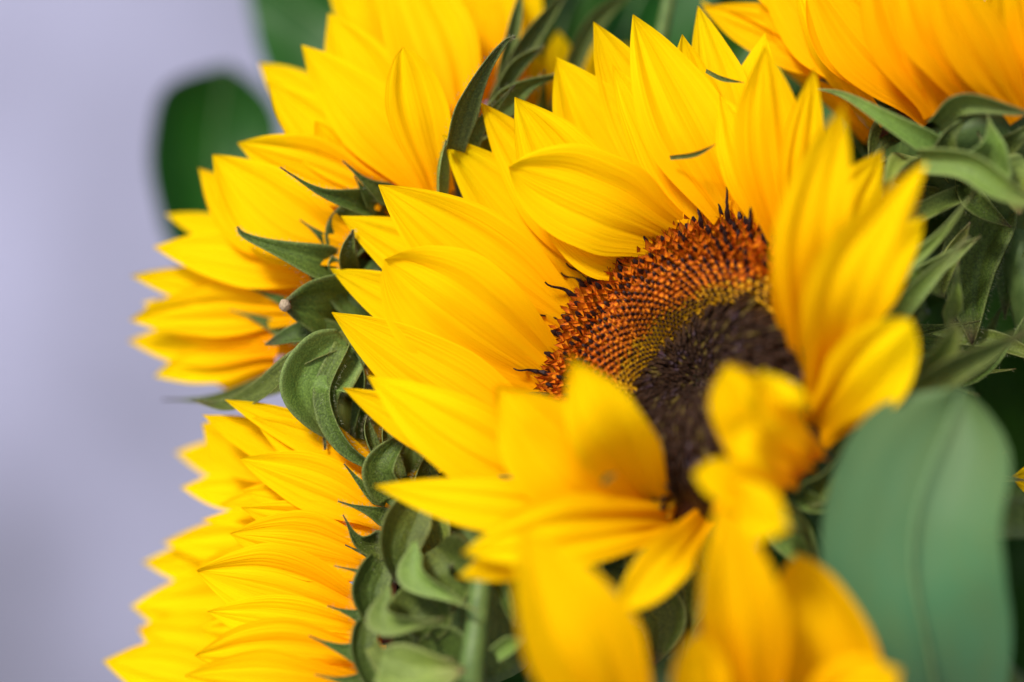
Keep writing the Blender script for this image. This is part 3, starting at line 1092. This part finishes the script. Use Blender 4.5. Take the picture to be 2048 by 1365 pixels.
Cb([(985, 210, 2.0), (1050, 90, 2.2), (1150, -40, 2.8)], 46, 30, .6, 'strap', hairs=60)
Cb([(1000, 160, 2.0), (1025, 60, 2.0), (1045, -30, 2.2)], 30, 30, .6, 'strap')
Cb([(985, 230, 1.2), (1060, 170, 1.0), (1170, 140, 1.2)], 60, 20, .4, 'bract', hairs=240)
Cb([(1100, 260, 3), (1180, 60, 3.4), (1290, -40, 4)], 40, 20, .4, 'strap')
C_.fill_bracts(range(0, 360, 30), 0, 3.0, .8, cam_vec(0, 0, 1))
ms, _ = tube([W(1280, 300, 3.5), W(1320, 90, 3.2), W(1350, -60, 3.2)], (0.0016, 0.0014), origin=C_.o)
link('leaf_stalk', ms, M['stem'], C_.root)
C_.leaf([(1150, 330, 6), (1250, 60, 7), (1400, -250, 8)], 460, 15, .2)
C_.leaf([(1380, 330, 4), (1470, 160, 4.6), (1560, 20, 5)], 230, -15, .2)
C_.leaf([(1180, 330, 5), (1110, 120, 5.4), (1190, -120, 6)], 260, 25, .2)

# =================================================================== D: lower left, facing left
D = Flower('sunflower turned to face the pale wall with broad curled bracts and a hairy stem', (850, 1170, 2.2), cam_vec(-0.93, 0.10, -0.28), 2.4,
           W(1150, 1700, 8))
disc(D, cam_vec(0, 1, 0), False)
for p in [
    ([(768, 958, .2), (640, 880, .3), (450, 800, .5)], 85, 10, .1),
    ([(720, 975, .8), (580, 905, .9), (405, 830, 1.1)], 100, 20, .1),
    ([(760, 1000, .2), (640, 910, .3), (505, 835, .4)], 105, 0, .12),
    ([(775, 1040, .0), (640, 970, .1), (480, 918, .2)], 120, 0, .12),
    ([(775, 1060, .3), (630, 1005, .4), (487, 984, .6)], 85, 10, .1),
    ([(775, 1085, .0), (640, 1052, .05), (482, 1016, .1)], 95, 5, .1),
    ([(770, 1140, -.2), (620, 1092, -.2), (460, 1068, -.1)], 140, 0, .2),
    ([(745, 1235, -.4), (560, 1175, -.5), (393, 1142, -.3)], 170, 0, .22),
    ([(745, 1270, -.8), (580, 1245, -.8), (415, 1224, -.7)], 110, 0, .12),
    ([(740, 1325, -1.1), (560, 1310, -1.2), (390, 1312, -1.1)], 150, 5, .15),
    ([(740, 1380, -1.4), (540, 1360, -1.5), (370, 1352, -1.4)], 120, 0, .15),
    ([(640, 985, 3), (480, 930, 3.6), (350, 905, 4.4)], 100, 0, .1),
    ([(660, 1000, 2), (480, 985, 2.4), (362, 975, 2.8)], 80, 10, .1),
    ([(620, 960, 1.5), (490, 900, 1.7), (404, 848, 1.9)], 115, 0, .1),
    ([(640, 1010, .9), (540, 1000, 1.0), (440, 1010, 1.2)], 70, 10, .1),
    ([(650, 1030, 1.3), (540, 1035, 1.5), (402, 1040, 1.7)], 60, 30, .1),
    ([(660, 1070, 2.0), (500, 1085, 2.6), (326, 1085, 3.2)], 110, 0, .1),
    ([(620, 1110, 2.4), (450, 1130, 3), (285, 1125, 3.6)], 110, 0, .1),
    ([(650, 1195, 2.0), (440, 1220, 2.8), (262, 1213, 3.4)], 165, 0, .15),
    ([(600, 1300, 1.6), (400, 1290, 2.5), (276, 1258, 3)], 140, 0, .15),
    ([(540, 1400, 1.2), (350, 1350, 2), (206, 1322, 2.5)], 125, 0, .15),
    ([(640, 1150, 1.4), (520, 1150, 1.8), (400, 1130, 2.0)], 150, 0, .15),
    ([(650, 1260, .8), (520, 1270, 1.2), (400, 1260, 1.4)], 150, 0, .15),
    ([(740, 1440, -1.2), (520, 1420, -1.2), (340, 1400, -1.1)], 140, 0, .15),
]:
    D.petal(*p)
D.fill(range(0, 360, 24), 70, 2.2, 1.2, 0, cam_vec(0, 0, -1))
Db = D.bract
Db([(785, 1000, -.5), (764, 935, -.7), (815, 866, -.5)], 74, -20, .8, 'ovate', hairs=420)
Db([(790, 990, -.3), (740, 880, -.2), (734, 830, -.1)], 34, 45, .6, 'strap', hairs=420)
Db([(800, 960, -.1), (775, 890, 0), (768, 840, .1)], 36, 40, .6, 'strap', hairs=300)
Db([(850, 985, -.4), (855, 925, -.5), (890, 886, -.5)], 56, 20, .7, 'bract', hairs=700)
Db([(880, 990, -.2), (900, 940, -.2), (925, 905, -.2)], 50, 20, .7, 'bract', hairs=600)
Db([(920, 1010, -.4), (912, 950, -.5), (905, 880, -.5)], 36, 0, .5, 'strap', hairs=300)
Db([(775, 1000, -.2), (730, 975, -.4), (688, 928, -.5)], 40, 0, .4, hairs=120)
Db([(790, 1045, -.3), (735, 1022, -.5), (676, 1003, -.5)], 38, 10, .4, hairs=140)
Db([(785, 1095, -.4), (720, 1085, -.7), (686, 1030, -.7)], 62, 10, .4, hairs=140)
Db([(790, 1160, -.6), (750, 1120, -.6), (690, 1090, -.5)], 30, 10, .4)
Db([(790, 1150, -.9), (735, 1146, -1.1), (668, 1132, -1.0)], 34, 20, .5, hairs=60)
Db([(760, 1250, -1.1), (710, 1230, -1.2), (655, 1212, -1.2)], 42, 10, .4, hairs=60)
Db([(745, 1315, -1.5), (680, 1298, -1.6), (618, 1272, -1.6)], 42, 10, .4)
Db([(740, 1365, -1.7), (690, 1362, -1.8), (630, 1350, -1.8)], 34, 10, .4)
Db([(835, 1000, -1.2), (800, 1080, -1.5), (795, 1165, -1.3)], 105, -15, .5, 'ovate', hairs=300)
Db([(760, 1120, -1.1), (735, 1190, -1.4), (760, 1265, -1.2)], 85, -20, .5, 'ovate', hairs=200)
Db([(730, 1245, -1.6), (725, 1310, -1.9), (755, 1400, -1.8)], 60, -20, .5, 'ovate', hairs=120)
Db([(830, 1010, -.9), (860, 1060, -1.0), (880, 1140, -1.0)], 100, 10, .4, 'ovate', 'bract_pale', hairs=150)
Db([(830, 1085, -1.9), (835, 1150, -2.3), (900, 1190, -2.6), (955, 1225, -2.9)], 70, 35, .8, 'curl', 'bract_pale')
Db([(775, 1175, -2.2), (775, 1235, -2.6), (830, 1245, -2.9), (890, 1238, -3.1)], 75, 35, .8, 'curl', 'bract_pale')
Db([(860, 1100, -1.7), (890, 1150, -1.9), (900, 1230, -1.8)], 150, 0, .6, 'ovate')
Db([(800, 1180, -1.9), (850, 1230, -1.9), (860, 1290, -1.8)], 140, 10, .6, 'ovate')
Db([(790, 1260, -2.2), (830, 1310, -2.4), (910, 1318, -2.7)], 60, 30, .8, 'curl', 'bract_pale')
Db([(745, 1290, -2.2), (770, 1330, -2.5), (800, 1380, -2.6)], 40, 30, .6, 'strap')
Db([(830, 1290, -2.0), (880, 1340, -2.0), (900, 1420, -2.0)], 170, 0, .5, 'ovate')
Db([(760, 1330, -2.8), (840, 1350, -3.0), (930, 1340, -3.2)], 120, 0, .4, 'ovate', 'bract_pale')
Db([(990, 1310, -2.4), (1020, 1290, -2.6), (1050, 1278, -2.8)], 36, 0, .6, 'strap', 'bract_pale')
Db([(980, 1120, -1.6), (1010, 1190, -1.8), (1030, 1260, -1.9)], 30, 0, .6, 'strap')
for pts_, w_ in (([(850, 1000, .7), (838, 930, .5), (852, 845, .6)], 130), ([(900, 1000, .5), (905, 930, .4), (965, 880, .5)], 130),
                 ([(800, 1090, .5), (792, 1010, .3), (800, 950, .4)], 90), ([(930, 1080, .3), (920, 1000, .3), (980, 930, .4)], 150)):
    Db(pts_, w_, 0, .4, 'ovate', hairs=300)
D.fill_bracts(range(0, 360, 24), -30, 3.0, .9, cam_vec(0, 1, 0), hairs=80)
# hairy stalk standing beside the curled bracts
me, sp = tube([W(968, 1120, -1.9), W(955, 1250, -2.2), W(945, 1400, -2.4), W(990, 1700, -1)], (0.0022, 0.0028), origin=D.o)
link('leaf_stalk', me, M['stem'], D.root)
me, sp = tube([W(910, 1000, .3), W(935, 1090, .2), W(925, 1180, 0), W(980, 1350, 0.2)], (0.0085, 0.0085), seg=14, origin=D.o)
so = link('flower_stalk', me, M['stem'], D.root)
fr = []
for i in range(len(sp) - 1):
    T = (sp[i + 1] - sp[i]).normalized()
    Nn = (-FWD - (-FWD).dot(T) * T).normalized()
    fr.append((sp[i], T, Nn, T.cross(Nn), 0.017))
D.hairs(so, fr, 1500, 0.0016)

# =================================================================== E: top right, facing up
E = Flower('sunflower facing upward above the dark foliage with yellow green bracts under its rays', (1965, 215, 1.2), cam_vec(-0.25, 0.95, -0.10), 2.5, W(2150, 900, 6))
disc(E, cam_vec(1, 0, 0), False)
for p in [
    ([(1725, 165, 1.0), (1570, 78, 1.2), (1403, 14, 1.7)], 120, 10, .12),
    ([(1700, 160, 1.5), (1600, 110, 1.6), (1480, 80, 1.9)], 80, 10, .12),
    ([(1785, 190, .4), (1650, 60, .6), (1510, -90, 1.0)], 160, 0, .12),
    ([(1800, 190, .6), (1640, 20, .9), (1490, -30, 1.3)], 130, 10, .12),
    ([(1875, 228, -.8), (1745, 90, -1.0), (1600, -80, -1)], 170, 0, .15),
    ([(1885, 225, -1.2), (1820, 60, -1.7), (1740, -130, -1.9)], 180, 0, .15),
    ([(1960, 205, -1.4), (1880, 60, -2.1), (1800, -120, -2.3)], 160, 0, .15),
    ([(2045, 235, -1.6), (1950, 80, -2.4), (1860, -100, -2.8)], 130, 0, .12),
    ([(2075, 200, -1.6), (2035, 60, -2), (2010, -110, -2.4)], 130, 10, .12),
    ([(1840, 210, -.2), (1700, 70, -.2), (1640, -110, -.2)], 150, 0, .15),
    ([(1930, 215, -1.0), (1860, 110, -1.4), (1790, -40, -1.5)], 150, 5, .15),
    ([(1755, 175, .9), (1650, 100, 1.0), (1520, 20, 1.3)], 120, 0, .12),
    ([(2100, 220, -1.6), (2090, 60, -2), (2100, -110, -2.4)], 140, 0, .12),
]:
    E.petal(*p, mat='petal_gold_shade')
E.fill(range(90, 300, 20), 62, 4.2, 1.3, 0, cam_vec(0, 0, 1))
Eb = E.bract
Eb([(1950, 350, -1.0), (1870, 298, -1.5), (1770, 238, -1.7), (1690, 192, -1.4), (1630, 178, -1.0)], 52, 10, .6, 'curl', 'bract_pale')
Eb([(1850, 260, .2), (1760, 190, .4), (1640, 160, .8)], 60, 30, .5, 'strap')
Eb([(1900, 300, .4), (1800, 270, .3), (1740, 330, .3)], 130, 10, .5, 'ovate')
Eb([(1870, 250, -1.5), (1930, 205, -2.0), (2070, 230, -2.2)], 50, 30, .6, 'strap', 'bract_pale')
Eb([(1840, 320, -2.0), (1930, 330, -2.6), (2010, 380, -2.9), (2090, 420, -3)], 58, 10, .7, 'strap', 'bract_pale')
Eb([(1960, 350, -1.8), (1985, 290, -2.2), (1975, 225, -2.0)], 110, 10, .6, 'bract', 'bract_pale')
Eb([(1880, 330, -1.5), (1900, 270, -1.7), (1960, 215, -1.7)], 60, 20, .6, 'bract')
Eb([(2060, 330, -1.5), (2030, 360, -1.8), (2040, 430, -1.8)], 80, 20, .6, 'ovate', 'bract_pale')
Eb([(2010, 240, .3), (1995, 280, .2), (2020, 310, .2)], 22, 20, .6, 'strap')
Eb([(1850, 370, .3), (1860, 395, .2), (1850, 420, .2)], 18, 20, .6, 'strap', hairs=60)
Eb([(2000, 400, .4), (1940, 530, .2), (1945, 690, .2)], 130, 10, .4, 'ovate', hairs=500)
Eb([(2060, 430, .6), (2020, 520, .4), (2010, 640, .6)], 60, 30, .4, 'strap', hairs=300)
E.fill_bracts(range(60, 330, 26), -20, 3.0, .9, cam_vec(0, 0, 1), hairs=60)

# dried threads lying across the tall rays
for pts, w in (([(1340, 316, -1.0), (1390, 309, -1.3), (1434, 288, -1.5)], 11), ([(1412, 142, -.6), (1445, 158, -.8), (1490, 166, -1.0)], 10),
               ([(1205, 968, -4.1), (1215, 955, -4.2), (1235, 948, -4.2)], 12)):
    o_, f_ = A.petal(pts, w, 20, .3, 'strap', 'bract', 'dried_thread')

# bracts and stalks of A showing to the right of its near rays
Ab = A.bract
Ab([(1690, 670, -2.0), (1780, 560, -2.2), (1880, 470, -2.3), (1958, 372, -2.3)], 66, 10, .5, 'bract', 'bract_pale')
Ab([(1750, 690, -1.8), (1820, 600, -2.1), (1938, 472, -2.1)], 42, 10, .5, 'strap', 'bract_pale')
Ab([(1660, 600, -1.0), (1700, 540, -1.0), (1740, 480, -1.0)], 70, 30, .6, 'bract')
Ab([(1650, 640, -1.2), (1740, 590, -1.0), (1780, 490, -1.0)], 110, 20, .5, 'ovate')
Ab([(1700, 850, -2.6), (1830, 770, -3.0), (1900, 680, -3.2), (1905, 640, -3.2)], 56, 30, .6, 'strap', 'bract_pale')
Ab([(1740, 830, -2.6), (1900, 740, -3.2), (2070, 655, -3.6)], 66, 30, .6, 'strap')
Ab([(1660, 880, -2.4), (1740, 890, -2.6), (1780, 800, -2.8)], 60, 30, .6, 'bract', 'bract_pale')
Ab([(1600, 1000, -2.4), (1660, 950, -2.6), (1720, 840, -2.8)], 70, 30, .6, 'bract')
Ab([(1560, 1020, -2.6), (1610, 1060, -2.9), (1640, 1150, -3.0)], 56, 30, .6, 'bract')
Ab([(1580, 980, -2.4), (1650, 1010, -2.4), (1690, 930, -2.4)], 44, 20, .6, 'bract', 'bract_pale')
Ab([(1270, 1080, -1.8), (1270, 1130, -2.0), (1250, 1190, -2.2)], 40, 20, .6, 'strap')
Ab([(1290, 1180, -1.2), (1330, 1240, -1.4), (1310, 1330, -1.5)], 120, 20, .5, 'ovate', hairs=200)
Ab([(1180, 1100, -1.4), (1200, 1140, -1.4), (1230, 1170, -1.5)], 60, 20, .6, 'bract')
Ab([(1420, 1150, -1.6), (1390, 1230, -1.6), (1360, 1330, -1.6)], 80, 20, .6, 'bract')
A.fill_bracts(range(130, 250, 16), -15, 3.0, .9, FAR, hairs=60)
rt = random.Random(31)
for k in range(26):
    bx, by = rt.uniform(1690, 1900), rt.uniform(560, 1020)
    ang = R(rt.uniform(-10, 75) if rt.random() < .75 else rt.uniform(100, 160))
    ln = rt.uniform(110, 260)
    z0 = rt.uniform(-1.6, 1.5)
    mx_, my_ = bx + math.cos(ang) * ln * .5, by - math.sin(ang) * ln * .5
    a2_ = ang + R(rt.uniform(-45, 45))
    tx_, ty_ = mx_ + math.cos(a2_) * ln * .5, my_ - math.sin(a2_) * ln * .5
    Ab([(bx, by, z0 + .3), (mx_, my_, z0 - .3), (tx_, ty_, z0 - rt.uniform(-.2, .6))], rt.uniform(22, 46), rt.uniform(-30, 30), .6,
       rt.choice(('strap', 'curl', 'strap')), rt.choice(('bract', 'bract_pale', 'bract_pale')), hairs=60)
for k in range(12):
    bx, by = rt.uniform(1900, 2010), rt.uniform(300, 400)
    ang = R(rt.uniform(0, 360))
    ln = rt.uniform(110, 220)
    z0 = rt.uniform(-1.6, .3)
    mx_, my_ = bx + math.cos(ang) * ln * .5, by - math.sin(ang) * ln * .3
    a2_ = ang + R(rt.uniform(-60, 60))
    Eb([(bx, by, z0 + .3), (mx_, my_, z0 - .3), (mx_ + math.cos(a2_) * ln * .5, max(235, my_ - math.sin(a2_) * ln * .5), z0)], rt.uniform(26, 50),
       rt.uniform(-30, 30), .6, rt.choice(('strap', 'curl')), rt.choice(('bract', 'bract_pale')), hairs=40)
A.leaf([(1850, 620, 1.5), (1790, 420, 2.0), (1690, 250, 2.4)], 300, 20, .3)

# =================================================================== F: in front at the bottom
Fl = Flower('large petalled sunflower rising in front of the drooping broad leaf', (1470, 1610, -5.0), cam_vec(0.05, 0.80, 0.60), 3.0, W(1650, 2100, 2))
disc(Fl, cam_vec(1, 0, 0), False)
for p in [
    ([(1280, 1520, -4.6), (1165, 1290, -5.6), (1040, 1055, -5.6)], 235, 5, .18),
    ([(1520, 1480, -4.4), (1488, 1240, -5.6), (1440, 1000, -6.0)], 175, 0, .22),
    ([(1720, 1540, -4.0), (1670, 1340, -4.6), (1592, 1110, -4.8)], 215, -20, .3, 'round'),
    ([(1420, 1500, -4.6), (1405, 1390, -5.4), (1392, 1265, -6)], 115, 0, .3, 'round'),
    ([(1640, 1490, -5.0), (1700, 1400, -6.0), (1800, 1340, -6.4)], 170, 0, .2),
]:
    Fl.petal([(x_, y_, z_ - 0.4) for x_, y_, z_ in p[0]], p[1], p[2], p[3], p[4] if len(p) > 4 else 'petal', mat='petal_gold_shade', ruffle=0.09)
Fl.fill(range(-60, 61, 20), 5, 4.2, 1.4, 0, cam_vec(0, 0, 1))
Fl.fill_bracts(range(0, 360, 30), 5, 3.0, .9, cam_vec(0, 0, 1))
bl = Fl.leaf([(1925, 1640, -2.5), (1862, 1320, -4.6), (1826, 1060, -5.0), (1925, 775, -4.6)], 355, -8, .2, attach=W(1700, 1800, 1), mat='leaf_sky', prof='broad')
bl['label'] = 'broad leaf tinted with bluish sky sheen hanging in front of the dark foliage'

# =================================================================== G: beyond the right edge
Gf = Flower('sunflower hidden beyond the broad leaf tinted with bluish sky sheen with only a ray tip showing', (2330, 960, 1.0), cam_vec(0.75, 0.25, 0.35), 2.8, W(2200, 1700, 6))
disc(Gf, cam_vec(0, 1, 0), False)
Gf.petal([(2190, 985, 0.2), (2110, 965, -.6), (2022, 955, -.8)], 110, 0, .1)
Gf.petal([(2190, 900, 0.6), (2140, 830, 0), (2090, 760, -.3)], 130, 0, .1)
Gf.petal([(2200, 1060, 0.2), (2150, 1150, -.6), (2080, 1240, -.8)], 130, 0, .1)
Gf.fill(range(0, 360, 20), 15, 4.0, 1.4, 0, cam_vec(0, 0, 1))
Gf.fill_bracts(range(0, 360, 24), 5, 3.2, .9, cam_vec(0, 0, 1))

# leaves hanging behind B against the wall, and the foliage between the stems
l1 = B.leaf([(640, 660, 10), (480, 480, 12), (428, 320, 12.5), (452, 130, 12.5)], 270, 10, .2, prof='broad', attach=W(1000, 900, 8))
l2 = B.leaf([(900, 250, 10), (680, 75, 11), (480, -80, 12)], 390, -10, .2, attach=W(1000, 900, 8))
for i, (p, w, r) in enumerate([
    ([(1500, 700, 5), (1750, 620, 6), (2050, 500, 7)], 420, 10),
    ([(1600, 900, 5), (1850, 850, 5), (2150, 780, 6)], 420, -20),
    ([(1500, 600, 6), (1720, 420, 7), (1950, 300, 8)], 420, 20),
    ([(1000, 900, 6), (900, 1000, 6), (780, 1060, 6)], 380, 10),
    ([(1150, 1100, 5), (1020, 1200, 5), (900, 1330, 5)], 420, -10),
    ([(1300, 1100, 4), (1330, 1250, 4), (1300, 1420, 4)], 420, 10),
    ([(1600, 1000, 3.5), (1700, 1150, 3.5), (1800, 1350, 3.5)], 520, -10),
    ([(800, 700, 5), (740, 820, 4.5), (700, 960, 4.5)], 300, 0),
    ([(950, 300, 6), (1000, 420, 6), (900, 520, 5)], 320, 20),
    ([(1900, 700, 4), (2000, 900, 4), (2100, 1100, 4)], 420, 30),
    ([(1700, 500, 8), (1900, 640, 9), (2150, 760, 9)], 520, -10),
    ([(1750, 900, 7), (1950, 1050, 7), (2150, 1250, 7)], 560, 10),
    ([(1150, 1000, 7), (1220, 1150, 7), (1260, 1350, 7)], 460, -10),
    ([(1700, 300, 8), (1900, 400, 8.5), (2150, 420, 9)], 420, 10),
    ([(1120, 1230, 3), (1060, 1350, 3), (1000, 1500, 3)], 340, 0),
    ([(1450, 950, 4.5), (1540, 1080, 4.5), (1600, 1250, 4.5)], 360, 0),
    ([(1380, 260, 7), (1560, 180, 7.5), (1760, 60, 8)], 420, 10),
    ([(1330, 140, 8), (1480, 20, 8.5), (1640, -120, 9)], 420, 0),
    ([(1750, 1150, 6), (1900, 1300, 6), (2100, 1450, 6)], 560, -20),
]):
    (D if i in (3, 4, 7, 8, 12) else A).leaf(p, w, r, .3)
